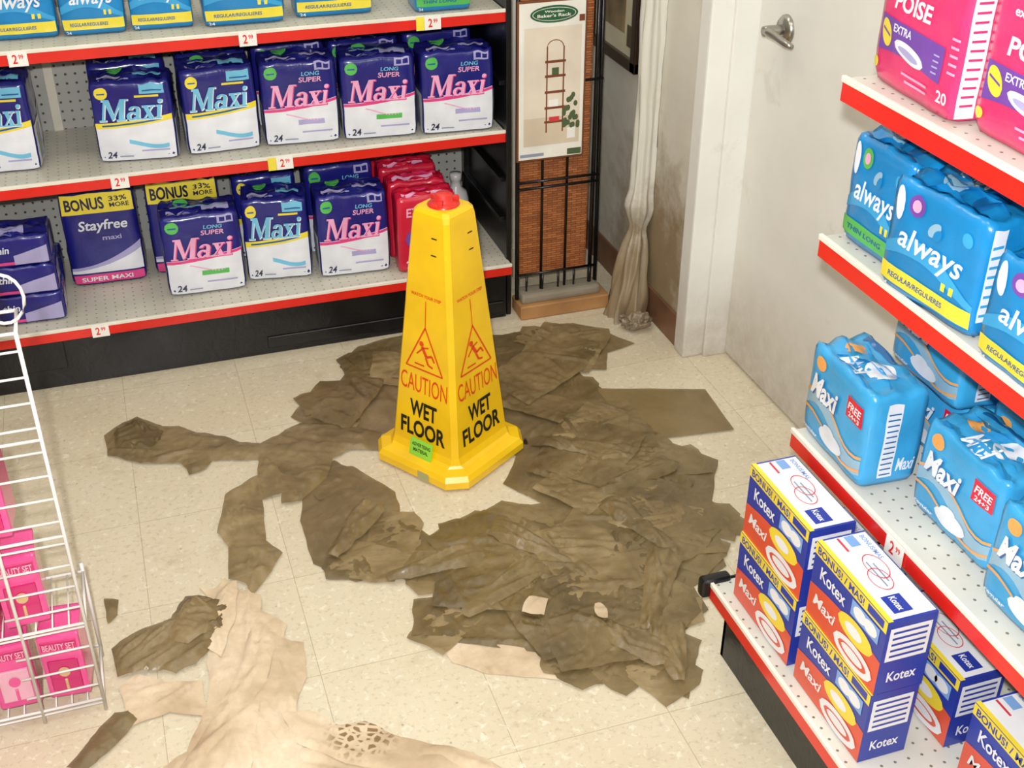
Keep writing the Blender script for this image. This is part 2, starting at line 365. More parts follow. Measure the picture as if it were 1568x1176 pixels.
def st_lmaxi(w,d,h,seed):
    p=Pack(w,d,h,LSKY,seed=seed)
    p.strip('F',.01,.99,lambda u:.26+.16*math.sin(u*5.2+.3),lambda u:.42+.16*math.sin(u*5.2+.3),SILV,0)
    p.strip('F',.01,.99,lambda u:.42+.14*math.sin(u*5.2+.3),lambda u:.45+.14*math.sin(u*5.2+.3),ORG,1,ny=1)
    p.strip('F',.01,.99,lambda u:.20+.1*math.sin(u*5.2+.9),lambda u:.23+.1*math.sin(u*5.2+.9),ORG,1,ny=1)
    p.text('F',"Maxi",.1,.50,.46,.24,WHITE,3,.3,.03,und=DSKY)
    p.ell('F',.52,.2,.2,.09,WHITE,2); p.ell('F',.48,.26,.1,.07,WHITE,2); p.rect('F',.68,.62,.93,.84,RED,1); p.text('F',"FREE",.70,.71,.21,.08,WHITE,2,.2); p.text('F',"24+3",.72,.64,.17,.05,WHITE,2)
    p.ell('F',.2,.86,.08,.07,ORG,1); p.text('F',"regular",.06,.07,.25,.05,WHITE,2)
    for f in 'LR':
        p.rect(f,.3,.1,.55,.9,WHITE)
        for i in range(12): p.rect(f,.33,.13+i*.06,.52,.145+i*.06,DSKY,1)
        p.text(f,"Maxi",.6,.15,.3,.15,WHITE,1,.2)
    p.ell('T',.65,.5,.14,.22,WHITE,0); p.ell('T',.25,.5,.1,.16,ORG,0); p.text('T',"Maxi",.35,.1,.3,.3,WHITE,1,.3); p.rect('T',.1,.75,.6,.85,DSKY,0); return p
def st_poise(w,d,h,seed):
    p=Pack(w,d,h,MAG,seed=seed)
    p.strip('F',.06,.84,lambda u:.20+.03*math.sin(u*4),lambda u:.44-.03*u,PURP,0); p.text('F',"EXTRA",.24,.36,.22,.05,WHITE,2,.1)
    p.ell('F',.15,.33,.07,.08,YEL,1,-.4); p.strip('F',.10,.20,lambda u:.33-.4*(u-.15),lambda u:.345-.4*(u-.15),PURP,2,6,1); p.ell('F',.46,.27,.19,.05,WHITE,1,-.15); p.ell('F',.46,.265,.13,.022,LAV,2,-.15)
    p.text('F',"POISE",.22,.50,.44,.11,WHITE,2,.1,.03); p.text('F',"20",.84,.09,.11,.075,WHITE,2); p.rect('F',.45,.09,.72,.105,LPINK,1); p.rect('F',.4,.13,.72,.145,LPINK,1); p.ell('F',.06,.12,.04,.035,YEL,1)
    for i in range(4): p.rect('F',.74,.24+i*.035,.80,.25+i*.035,LAV,1)
    for i in range(5): p.rect('F',.90,.28+i*.05,.98,.295+i*.05,LPINK,1)
    p.text('F',"extra coverage",.2,.70,.6,.06,WHITE,2)
    for f in 'LR':
        p.rect(f,.05,.02,.3,.98,WHITE)
        for i in range(14): p.rect(f,.09,.10+i*.055,.26,.115+i*.055,MAG,1)
        p.ell(f,.65,.4,.18,.14,PURP,0)
    return p
def st_red(w,d,h,seed):
    p=Pack(w,d,h,RED,seed=seed); p.ell('F',.4,.45,.28,.16,PURP,0); p.ell('F',.4,.5,.18,.1,YEL,1); p.text('F',"EXTRA",.15,.75,.6,.12,LPINK,2)
    p.text('F',"20",.12,.06,.16,.1,WHITE,2); p.rect('F',.5,.08,.9,.12,LPINK,1); p.rect('T',.1,.2,.8,.35,LPINK,0); p.rect('T',.3,.6,.9,.7,MAG,0); return p
def st_navy(w,d,h,seed):
    p=Pack(w,d,h,NAVY,seed=seed); p.strip('F',.4,.97,.08,lambda u:.2+.5*u,LAV,0); p.text('F',"thin",.1,.5,.25,.25,WHITE,2,.2); p.rect('F',.05,.1,.4,.2,PINK,1)
    p.rect('R',.1,.2,.6,.8,LAV,0); p.rect('T',.2,.2,.6,.6,LAV,0); return p
def st_carton(w,d,h,seed):
    p=Pack(w,d,h,CB,soft=False)
    p.strip('F',0.0,1.0,0,lambda u:.44+.08*math.sin(u*3),CR,0)
    p.rect('F',0,.85,1,1,CY,1); p.text('F',"BONUS! / MAS!",.04,.875,.66,.10,CB,2); p.rect('F',.75,.88,.96,.98,CB,2)
    p.text('F',"Kotex",.12,.60,.36,.17,CW,2); p.text('F',"Maxi",.08,.22,.32,.15,CW,2,.2)
    p.ell('F',.66,.45,.24,.14,CY,1); p.ell('F',.64,.45,.12,.07,CW,2); p.ell('F',.68,.16,.27,.15,CW,3); p.ell('F',.68,.16,.20,.08,CR,4); p.ell('F',.68,.17,.15,.06,CW,5)
    p.rect('F',.56,.62,.93,.82,CLB,1); p.ell('F',.68,.72,.09,.08,CW,2); p.ell('F',.82,.72,.09,.08,CW,2)
    p.rect('T',.02,.06,.98,.98,CW,0); p.rect('T',.0,.0,1,.10,CY,1); p.rect('T',.03,.35,.2,.40,CRED,1); p.rect('T',.03,.5,.16,.7,CLB,1); p.text('T',"BONUS/MAS",.05,.8,.3,.1,CLB,1)
    for k,(cu,cv,a_,b_) in enumerate(((.42,.62,.15,.2),(.56,.5,.13,.2))):
        N=20; g=p.fr('T',2+k); 
        for i in range(N):
            t0,t1=i/N*6.2832,(i+1)/N*6.2832
            p.add([g(cu+a_*math.cos(t0),cv+b_*math.sin(t0)),g(cu+a_*math.cos(t1),cv+b_*math.sin(t1)),g(cu+a_*.93*math.cos(t1),cv+b_*.93*math.sin(t1)),g(cu+a_*.93*math.cos(t0),cv+b_*.93*math.sin(t0))],[[0,1,2,3]],CRED)
    p.rect('T',.35,.5,.65,.53,GREY,1); p.rect('T',.38,.6,.6,.63,GREY,1); p.rect('T',.74,.22,.93,.6,CB,1); p.text('T',"Kotex",.76,.34,.15,.14,CW,2)
    for f in 'LR':
        p.rect(f,.08,.45,.92,.9,CW,0)
        for i in range(5): p.rect(f,.15,.5+i*.08,.85,.53+i*.08,CB,1)
        p.text(f,"Kotex",.2,.15,.6,.14,CW,1)
    return p
PM={}
def place(style,fn,w,d,h,mid,rz,var=0,name='sanitary_pad_package'):
    key=(style,round(w,3),round(d,3),round(h,3),var)
    if key not in PM: PM[key]=fn(w,d,h,var+1).mesh(name)
    o=bpy.data.objects.new(name,PM[key]); sc.collection.objects.link(o); o.location=mid; o.rotation_euler=(0,0,rz); return o
MP,MCc=st_maxi(True),st_maxi(False)
AL,AG=st_always(False),st_always(True)
def leftp(style,fn,x0,y0,x1,y1,z,d,h,var=0):
    w=math.hypot(x1-x0,y1-y0); place(style,fn,round(w,2),d,h,((x0+x1)/2,(y0+y1)/2,z+.001),math.atan2(y1-y0,x1-x0),var)
Z1,Z2,Z3=.185,.573,.905
for i,(s,f,x0,y0,x1,y1,h) in enumerate([
 ('mc',MCc,-.372,3.20,-.206,3.185,.23),('mc',MCc,-.059,3.185,.138,3.159,.212),('mc',MCc,.164,3.166,.356,3.170,.225),
 ('mp',MP,.366,3.169,.567,3.155,.226),('mp',MP,.576,3.152,.774,3.132,.224),('mp',MP,.791,3.124,.986,3.110,.226)]):
    leftp(s,f,x0,y0,x1,y1,Z2,.125,h,i%2)
    leftp(s,f,x0+.003,3.325,x1+.003,3.322,Z2,.125,round(h-.005+.008*(i%2),3),(i+1)%2)
leftp('mc',MCc,-.58,3.2,-.385,3.2,Z2,.125,.225)
for k in range(3): leftp('nv',st_navy,-.384+.006*k,3.106,-.212-.004*k,3.10,Z1+k*.083,.14,.08,k%2)
for k in range(3): leftp('nv',st_navy,-.58,3.12,-.40,3.12,Z1+k*.083,.14,.08,k%2)
leftp('nv',st_navy,-.40,3.30,-.215,3.30,Z1,.14,.08)
leftp('bn',st_bonus,-.193,3.282,.010,3.274,Z1,.13,.277); leftp('bn',st_bonus,.035,3.292,.235,3.286,Z1,.13,.277,1)
leftp('mp',MP,.059,3.140,.266,3.132,Z1,.13,.233,0); leftp('mc',MCc,.278,3.170,.455,3.145,Z1,.13,.243,1); leftp('mp',MP,.475,3.125,.677,3.115,Z1,.13,.245,1)
leftp('mc',MCc,.275,3.325,.455,3.32,Z1,.13,.25,0); leftp('mp',MP,.475,3.29,.677,3.285,Z1,.13,.27,0)
for k in range(4): leftp('rd',st_red,.695-.002*k,3.084+.098*k,.863-.002*k,3.076+.098*k,Z1,.088,round(.228+.008*(k%3),3),k%2)
for i,(f,x0,x1,y) in enumerate([(AL,-.45,-.285,3.19),(AL,-.268,-.103,3.19),(AL,-.092,.061,3.18),(AL,.070,.222,3.178),(AL,.245,.447,3.156),(AL,.48,.676,3.17),(AG,.783,.930,3.125)]):
    leftp('ag' if f is AG else 'al',f,x0,y,x1,y-.006,Z3,.13,.17,i%2)
def rightp(style,fn,y0,y1,x,z,d,h,var=0,tw=0,name='sanitary_pad_package'):
    place(style,fn,round(y0-y1,3),d,h,(x,(y0+y1)/2,z+.001),math.radians(-90+tw),var,name)
for i,(y0,y1,x) in enumerate([(1.595,1.365,1.105),(1.345,1.115,1.115),(1.10,.87,1.11)]): rightp('ps',st_poise,y0,y1,x,1.164,.13,.235,i%2,-5 if i==0 else 0)
rightp('ag',AG,1.592,1.432,1.105,.897,.12,.180,0); rightp('al',AL,1.428,1.222,1.077,.897,.125,.176,0,4)
rightp('al',AL,1.190,.985,1.072,.897,.125,.160,1,0); rightp('al',AL,.97,.77,1.08,.897,.125,.168,0)
rightp('ag',AG,1.585,1.43,1.24,.897,.12,.178,1); rightp('al',AL,1.42,1.22,1.235,.897,.12,.17,1); rightp('al',AL,1.19,.99,1.225,.897,.12,.17,0)
rightp('lm',st_lmaxi,1.605,1.400,1.088,.511,.115,.182,0,-3); rightp('lm',st_lmaxi,1.345,1.145,1.150,.511,.12,.170,1,0)
rightp('lm',st_lmaxi,1.57,1.37,1.262,.511,.11,.130,0); rightp('lm',st_lmaxi,1.58,1.38,1.235,.648,.12,.155,0,-2)
rightp('lm',st_lmaxi,1.355,1.165,1.285,.511,.10,.17,0); rightp('lm',st_lmaxi,1.15,.955,1.285,.511,.10,.17,0); rightp('lm',st_lmaxi,1.12,.93,1.12,.511,.115,.175,0)
for y0,y1 in ((1.555,1.352),(1.328,1.122)):
    for k in range(2):
        rightp('ct',st_carton,y0,y1,.968+.003*k,.185+k*.151,.088,.150,0,0,'sanitary_pad_carton')
for y0,y1,x in ((1.31,1.105,1.12),(1.56,1.355,1.10),(1.06,.855,1.115)): rightp('ct',st_carton,y0,y1,x,.185,.088,.150,0,0,'sanitary_pad_carton')
# ---------------------------------------------------------------- room
W=B(); W.box((-3.2,-1.6,-.05),(1.75,3.62,0),floor_mat(),0); W.obj("floor")
WM=wall_mat("wall_paint_cream",(228,224,210),True,.9,((1.42,2.93,.20),.36)); WM2=wall_mat("door_paint",(238,235,225),True,.35)
w=B(); w.box((-3.2,3.52,0),(1.75,3.62,2.8),WM,0); w.obj("wall_back")
w=B(); w.box((1.42,2.74,0),(1.75,3.52,2.8),WM,0); w.box((1.42,-1.5,0),(1.75,1.70,2.8),WM,0); w.box((1.42,1.70,2.08),(1.75,2.74,2.8),WM,0); w.obj("wall_right")
w=B(); w.box((-3.3,-1.6,0),(-3.2,3.62,2.8),WM,0); w.obj("wall_left")
w=B(); w.box((-3.2,-1.6,0),(1.75,-1.5,2.8),WM,0); w.obj("wall_front")
w=B(); w.box((-3.2,-1.6,2.8),(1.75,3.62,2.9),plain("ceiling_tile",(225,222,212),.8),0); w.obj("ceiling")
d=B(); d.box((1.531,1.745,.008),(1.575,2.668,2.04),WM2,.002)
c=(1.531,2.538,.954); d.lathe([(0,.014),(.028,.013),(.034,.006),(.035,0)],c,METAL,32,'-x'); d.lathe([(.0,.062),(.012,.062),(.013,.05),(.012,.01)],c,METAL,20,'-x')
d.tube([(1.478,2.545,.954),(1.474,2.52,.955),(1.474,2.48,.954),(1.476,2.44,.950),(1.482,2.425,.947)],[.010,.011,.009,.008,.006],METAL,14); d.obj("door_1")
t=B(); t.box((1.405,2.68,0),(1.47,2.74,2.08),DTRIM,.006,2); t.box((1.465,2.668,0),(1.58,2.74,2.08),DTRIM,.002); t.box((1.405,1.70,0),(1.47,1.735,2.08),DTRIM,.006,2); t.box((1.465,1.70,0),(1.58,1.745,2.08),DTRIM,.002); t.box((1.405,1.735,2.04),(1.58,2.68,2.08),DTRIM,.002); t.obj("trim_1")
bb=B(); BM=plain("baseboard_brown",(120,84,60),.45,var=.15); bb.box((1.412,2.745,0),(1.42,3.51,.10),BM,.002); bb.obj("baseboard_right")
pp=B(); PM_=wall_mat("old_pipe_wrap",(224,220,206),True,.5,((1.36,2.95,.10),.30))
vs=[];fs=[];N=56;Mz=130
for i in range(Mz+1):
    z=2.75*(i/Mz)**1.6
    fl=max(0,1-z/.24)**.8; cx=1.384+.022*min(1,z/.7)-.032*fl; cy=3.0-.030*fl
    for k in range(N):
        a=2*math.pi*k/N; u=Vector((math.cos(a)*1.6,math.sin(a)*1.6,z*3.2))
        rr=.031+.010*noise.noise(u)+(.0055+.005*fl)*math.sin(a*7+z*3)+.004*noise.noise(u*4)+fl*(.022+.030*noise.noise(u*2.5))+.009*max(0,1-abs(z-.34)/.04)-.012*max(0,1-abs(z-.27)/.04)
        vs.append((min(1.419,cx+rr*math.cos(a)),cy+rr*1.15*math.sin(a),z))
for i in range(Mz):
    for k in range(N): fs.append([i*N+k,i*N+(k+1)%N,(i+1)*N+(k+1)%N,(i+1)*N+k])
pp.add(vs,fs,PM_,True); pp.tube([(1.407,3.06,z*.1) for z in range(28)],.011,PM_,12); pp.obj("wall_pipe")
bm=bmesh.new(); bmesh.ops.create_icosphere(bm,subdivisions=5,radius=1)
for v in bm.verts:
    p=v.co.copy(); n1=noise.noise(p*1.8+Vector((3,1,0)));n2=abs(noise.noise(p*5)); s_=1+.45*n1-.45*n2
    v.co=Vector((p.x*.050*s_,p.y*.032*s_,(p.z+1)*.024*(1+.6*n1)))
bm.verts.index_update(); lb=B(); lb.add([v.co for v in bm.verts],[[v.index for v in f.verts] for f in bm.faces],wall_mat("crumbling_plaster",(142,132,112),True,.3),True); bm.free()
lb.obj("plaster_debris",(1.348,2.880,.0))
# ---------------------------------------------------------------- left gondola
SH=peg("perforated_shelf_l",(214,208,190),(0,1),.0254,.0026,hole=(138,130,114)); PB=peg("pegboard_l",(176,174,166),(0,2),hole=(66,62,56))
g=B()
g.box((-2.4,3.49,0),(1.02,3.51,1.7),PB,0); g.box((-2.4,3.072,0),(1.01,3.085,.156),BLACK,.002); g.box((-2.4,3.062,.06),(-.235,3.0725,.150),BLACK,.002); g.box((.30,3.066,.02),(1.0,3.0725,.055),BLACK,.002)
g.box((-2.4,3.046,.158),(1.018,3.488,.184),SH,.001)
for z in (Z2,Z3): g.box((-2.4,3.094,z-.028),(1.014,3.488,z-.0005),SH,.001)
def railL(y,z,h=.032):
    g.box((-2.4,y-.004,z-h),(1.018,y+.001,z+.001),RAILR,.001); g.box((-2.4,y-.0055,z-.006),(1.018,y+.002,z+.003),RAILW,.001)
railL(3.045,Z1);railL(3.093,Z2);railL(3.093,Z3)
g.box((1.016,3.10,0),(1.026,3.49,.95),BLACK,.001); g.box((1.014,3.08,0),(1.028,3.105,.96),BLACK,.002); g.box((1.0,3.46,0),(1.028,3.49,1.7),BLACK,.002)
for z in (.05,.3,.42,.7): g.box((1.0,3.10,z),(1.016,3.49,z+.012),BLACK,.001)
for i in range(-2,6): g.box((-2.0+.61*i,3.482,.2),(-1.975+.61*i,3.4895,1.7),CREAM,.001)
TAG=plain("price_tag",(244,240,232),.5)
def tagL(x,y,z,yel=False):
    q=y-.0065; g.box((x-.022,q-.0008,z-.034),(x+.022,q,z+.001),TAG,0)
    if yel: g.box((x-.044,q-.0008,z-.034),(x-.0225,q,z+.001),YEL,0)
    f=lambda u,v:(x-.018+u,q-.0014,z-.030+v); btext(g,"2",f,.006,.003,.011,.022,RAILR); btext(g,"99",f,.020,.013,.011,.011,RAILR)
tagL(-.135,3.045,Z1);tagL(-.02,3.093,Z2);tagL(.40,3.093,Z2,True);tagL(-.2,3.093,Z3);tagL(.34,3.093,Z3);tagL(.815,3.093,Z3,True)
g.obj("gondola_shelving")
# ---------------------------------------------------------------- right gondola
SR=peg("perforated_shelf_r",(216,212,200),(0,1),.0254,.0026,hole=(120,114,104)); g=B()
g.box((1.39,-1.2,0),(1.405,1.60,1.75),peg("pegboard_r",(190,188,180),(1,2)),0)
g.box((.972,-1.2,0),(.985,1.585,.156),BLACK,.002); g.box((.972,1.572,0),(1.39,1.585,.156),BLACK,.002)
g.box((.944,-1.2,.158),(1.39,1.598,.184),SR,.001)
RZ=(1.164,.897,.511)
for z in RZ: g.box((1.079,-1.2,z-.026),(1.39,1.60,z-.0005),SR,.001)
def railR(x,z,h=.036):
    g.box((x-.001,-1.2,z-h),(x+.004,1.60,z+.001),RAILR,.001); g.box((x-.0025,-1.2,z-.006),(x+.005,1.602,z+.004),RAILW,.001)
for z in RZ: railR(1.075,z)
railR(.94,.185)
g.box((.922,1.592,.150),(.985,1.618,.194),BLACK,.010,3)
g.box((.95,1.598,.16),(1.39,1.606,.186),BLACK,.002)
g.box((1.36,1.57,0),(1.39,1.60,1.75),CREAM,.002)
def tagR(x,y,z,h=.036):
    q=x-.0035; g.box((q-.0008,y-.024,z-h-.001),(q,y+.024,z+.001),TAG,0); f=lambda u,v:(q-.0014,y+.02-u,z-.033+v); btext(g,"2",f,.008,.004,.012,.024,RAILR); btext(g,"99",f,.024,.015,.012,.011,RAILR)
tagR(1.075,1.262,.511);tagR(1.075,.9,.897);tagR(.94,1.0,.185)
g.obj("gondola_shelving")
# ---------------------------------------------------------------- wet floor cone
def cone():
    b=B(); A0=math.radians(34)
    def ring(hs,ch,z):
        out=[]
        for k in range(4):
            n=A0+k*math.pi/2; N=Vector((math.cos(n),math.sin(n))); T=Vector((-N.y,N.x))
            for sgn in (-1,1):
                p=N*hs+T*(hs-ch)*sgn; out.append((p.x,p.y,z))
        return out
    prof=[(.142,.040,0),(.147,.040,.004),(.147,.040,.022),(.140,.038,.034),(.118,.028,.040),(.110,.018,.046),(.1035,.012,.062),(.101,.012,.09),(.054,.010,.640),(.052,.011,.652),(.046,.011,.660),(.040,.010,.661),(0.001,.0005,.661)]
    vs=[];fs=[]
    for p in prof: vs+=ring(*p)
    for i in range(len(prof)-1):
        for k in range(8): fs.append([i*8+k,i*8+(k+1)%8,(i+1)*8+(k+1)%8,(i+1)*8+k])
    fs.append(list(range(8))[::-1]); b.add(vs,fs,CONEY)
    hsz=lambda z:.101+(.054-.101)*(z-.09)/.55
    for k in range(4):
        n=A0+k*math.pi/2; N=Vector((math.cos(n),math.sin(n),0)); T=Vector((-N.y,N.x,0))
        fn=lambda u,v,N=N,T=T:(N*(hsz(v)+.0012)+T*u+Vector((0,0,v)))
        btext(b,"CAUTION",fn,-.072,.205,.144,.046,CONER,0,.0); btext(b,"WET",fn,-.042,.138,.084,.044,CONEB,0,.03); btext(b,"FLOOR",fn,-.070,.083,.140,.046,CONEB,0,.03)
        btext(b,"WATCH YOUR STEP",fn,-.045,.452,.09,.008,CONER,0,.03)
        def line(a,c,t):
            a=Vector(a);c=Vector(c);d=(c-a).normalized();q=Vector((-d.y,d.x))*t
            b.add([fn(*(a+q)),fn(*(a-q)),fn(*(c-q)),fn(*(c+q))],[[0,1,2,3]],CONER)
        ap,l,r_=(0,.378),(-.056,.268),(.056,.268)
        line(ap,l,.002);line(l,r_,.002);line(r_,ap,.002); line((0,.378),(0,.445),.0012)
        cx,cy=.004,.305
        vs=[fn(cx-.014+.007*math.cos(i*.63),cy+.03+.007*math.sin(i*.63)) for i in range(10)]; b.add(vs,[list(range(10))],CONER)
        line((-.008,.328),(.006,.305),.0045);line((.006,.305),(.022,.312),.003);line((.022,.312),(.030,.298),.0025);line((.004,.303),(.012,.286),.003);line((.012,.286),(.026,.283),.0025);line((-.006,.325),(.012,.330),.002);line((-.008,.322),(-.024,.306),.002);line((-.03,.28),(.0,.28),.002)
        b.add([fn(.012,.56),fn(.028,.56),fn(.028,.563),fn(.012,.563)],[[0,1,2,3]],CONEB); b.add([fn(.012,.60),fn(.028,.60),fn(.028,.603),fn(.012,.603)],[[0,1,2,3]],CONEB)
    n=A0+math.pi; N=Vector((math.cos(n),math.sin(n),0));T=Vector((-N.y,N.x,0)); 
    fs2=lambda u,v:(N*(.1175-(v-.04)*.22+.003)+T*u+Vector((0,0,v)))
    b.add([fs2(-.03,.04),fs2(.04,.04),fs2(.04,.085),fs2(-.03,.085)],[[0,1,2,3]],STICK)
    f3=lambda u,v:(N*(.1175-(v-.04)*.22+.0036)+T*u+Vector((0,0,v))); btext(b,"ADVERTISING",f3,-.024,.066,.058,.009,CONEB); btext(b,"MATERIAL",f3,-.018,.052,.046,.009,CONEB)
    tp=lambda u,v:(N*(.1482)+T*u+Vector((0,0,v))); b.add([tp(.02,.002),tp(.055,.002),tp(.055,.026),tp(.02,.026)],[[0,1,2,3]],TAPE)
    b.lathe([(.036,.655),(.037,.662),(.030,.668),(.022,.671),(.020,.684),(.015,.688),(0.0005,.689)],(0,0,0),CONEC,28)
    for k in range(3):
        a=k*2.1; b.box((.012,-.006,.664),(.036,.006,.678),CONEC,.003,2,Matrix.Rotation(a,4,'Z'))
    return b.obj("wet_floor_sign",(.658,2.449,.004))
cone()
# ---------------------------------------------------------------- folded rattan rack with card
r=B(); WV=weave_mat()
x0,x1=1.045,1.275
r.box((x0+.01,3.085,.12),(x1-.01,3.10,1.3),WV,.002)
r.box((x0-.002,3.03,.0),(1.325,3.12,.045),CARDB,.004)
r.box((x0+.005,3.045,.045),(1.30,3.11,.075),plain("plastic_wrap_grey",(150,140,122),.2,coat=.5,bump=.5),.01,2)
for x in (x0,x0+.075,x0+.15,x1): r.tube([(x,3.077,.05),(x,3.077,1.32)],.004 if x not in (x0,x1) else .006,BLACK)
r.tube([(x1+.022,3.085,.05),(x1+.012,3.085,1.32)],.006,BLACK)
for z in (.13,.40,.42,.70,.96,.98,1.25): r.tube([(x0,3.072,z),(x1+.018,3.072,z)],.004,BLACK)
for i in range(5): r.tube([(x0+.028+i*.05,3.072,.06),(x0+.028+i*.05,3.072,.13)],.003,BLACK)
CARD=plain("card_cream",(240,236,224),.35,coat=.3); cx0,cx1,cz0,cz1=1.036,1.235,.488,.93; cyy=3.062
r.box((cx0,cyy-.003,cz0),(cx1,cyy,cz1),plain("card_edge_brown",(120,70,40),.4),.001)
r.box((cx0+.006,cyy-.0045,cz0+.006),(cx1-.006,cyy-.003,cz1-.006),CARD,0)
cf=lambda o:(lambda u,v:(cx0+u*(cx1-cx0),cyy-.0048-o,cz0+v*(cz1-cz0)))
def ellc(cu,cv,a,b_,m,o): f=cf(o); r.add([f(cu+a*math.cos(i*.2618),cv+b_*math.sin(i*.2618)) for i in range(24)],[list(range(24))],m)
DG=plain("label_green",(36,92,58),.4)
ellc(.52,.915,.34,.052,DG,.0003); ellc(.52,.915,.31,.040,CARD,.0006); ellc(.52,.915,.30,.037,DG,.0009)
btext(r,"Wooden",cf(.0014),.38,.925,.28,.014,CARD); btext(r,"Baker's Rack",cf(.0014),.28,.898,.48,.02,CARD)
def rc(u0,v0,u1,v1,m,o=.0004): f=cf(o); r.add([f(u0,v0),f(u1,v0),f(u1,v1),f(u0,v1)],[[0,1,2,3]],m)
LB=plain("photo_backdrop",(230,216,196),.4); BR=plain("photo_brown",(124,66,34),.4); PG=plain("photo_leaf",(80,96,62),.4); PW=plain("photo_white",(240,236,228),.4)
rc(.1,.1,.92,.84,LB)
rc(.1,.1,.92,.28,plain("photo_floor",(216,198,172),.4),.0006)
for u in (.42,.66): rc(u,.18,u+.02,.72,BR,.0008)
for v in (.24,.33,.43,.53,.62): rc(.40,v,.70,v+.016,BR,.001)
f=cf(.001); r.tube([f(.43+.115*(1-math.cos(i*math.pi/8)),.72+.04*math.sin(i*math.pi/8)) for i in range(9)],.0012,BR,6)
for i in range(26):
    a,c2=random.uniform(.68,.9),random.uniform(.2,.42); ellc(a,c2,.03,.018,PG,.0012+.00003*i)
rc(.74,.13,.86,.2,PW,.0013); rc(.46,.345,.6,.39,PW,.0013); rc(.5,.545,.6,.59,PG,.0013); rc(.47,.25,.62,.28,CRED,.0013)
rc(.88,.86,.96,.9,BR,.0006); rc(.75,.02,.96,.06,PG,.0006); rc(.05,.03,.4,.05,GREY,.0006)
r.obj("folded_bakers_rack")
f=B(); y0,y1,z0,z1=3.10,3.45,.69,1.16
for a in (((1.396,y0,z0),(1.418,y1,z0+.032)),((1.396,y0,z1-.03),(1.418,y1,z1)),((1.396,y0,z0),(1.418,y0+.034,z1)),((1.396,y1-.03,z0),(1.418,y1,z1))): f.box(*a,FRAMEB,.004,2)
f.box((1.408,y0+.025,z0+.025),(1.416,y1-.025,z1-.025),plain("picture_mat",(206,196,166),.5),0)
f.box((1.4065,y0+.10,z0+.09),(1.4085,y1-.08,z1-.09),plain("picture_print",(150,128,92),.5,var=.3),0); f.box((1.405,y0+.05,z0+.06),(1.408,y0+.08,z0+.12),plain("picture_dark",(90,76,60),.5),0)
f.obj("framed_picture")
b=B(); b.lathe([(.0005,0),(.036,0),(.038,.006),(.038,.10),(.032,.125),(.016,.14),(.015,.16),(.018,.162),(.018,.182),(.0005,.184)],(0,0,0),plain("bottle_white",(214,212,210),.3,coat=.3),28); b.obj("plastic_bottle",(.935,3.33,.187))
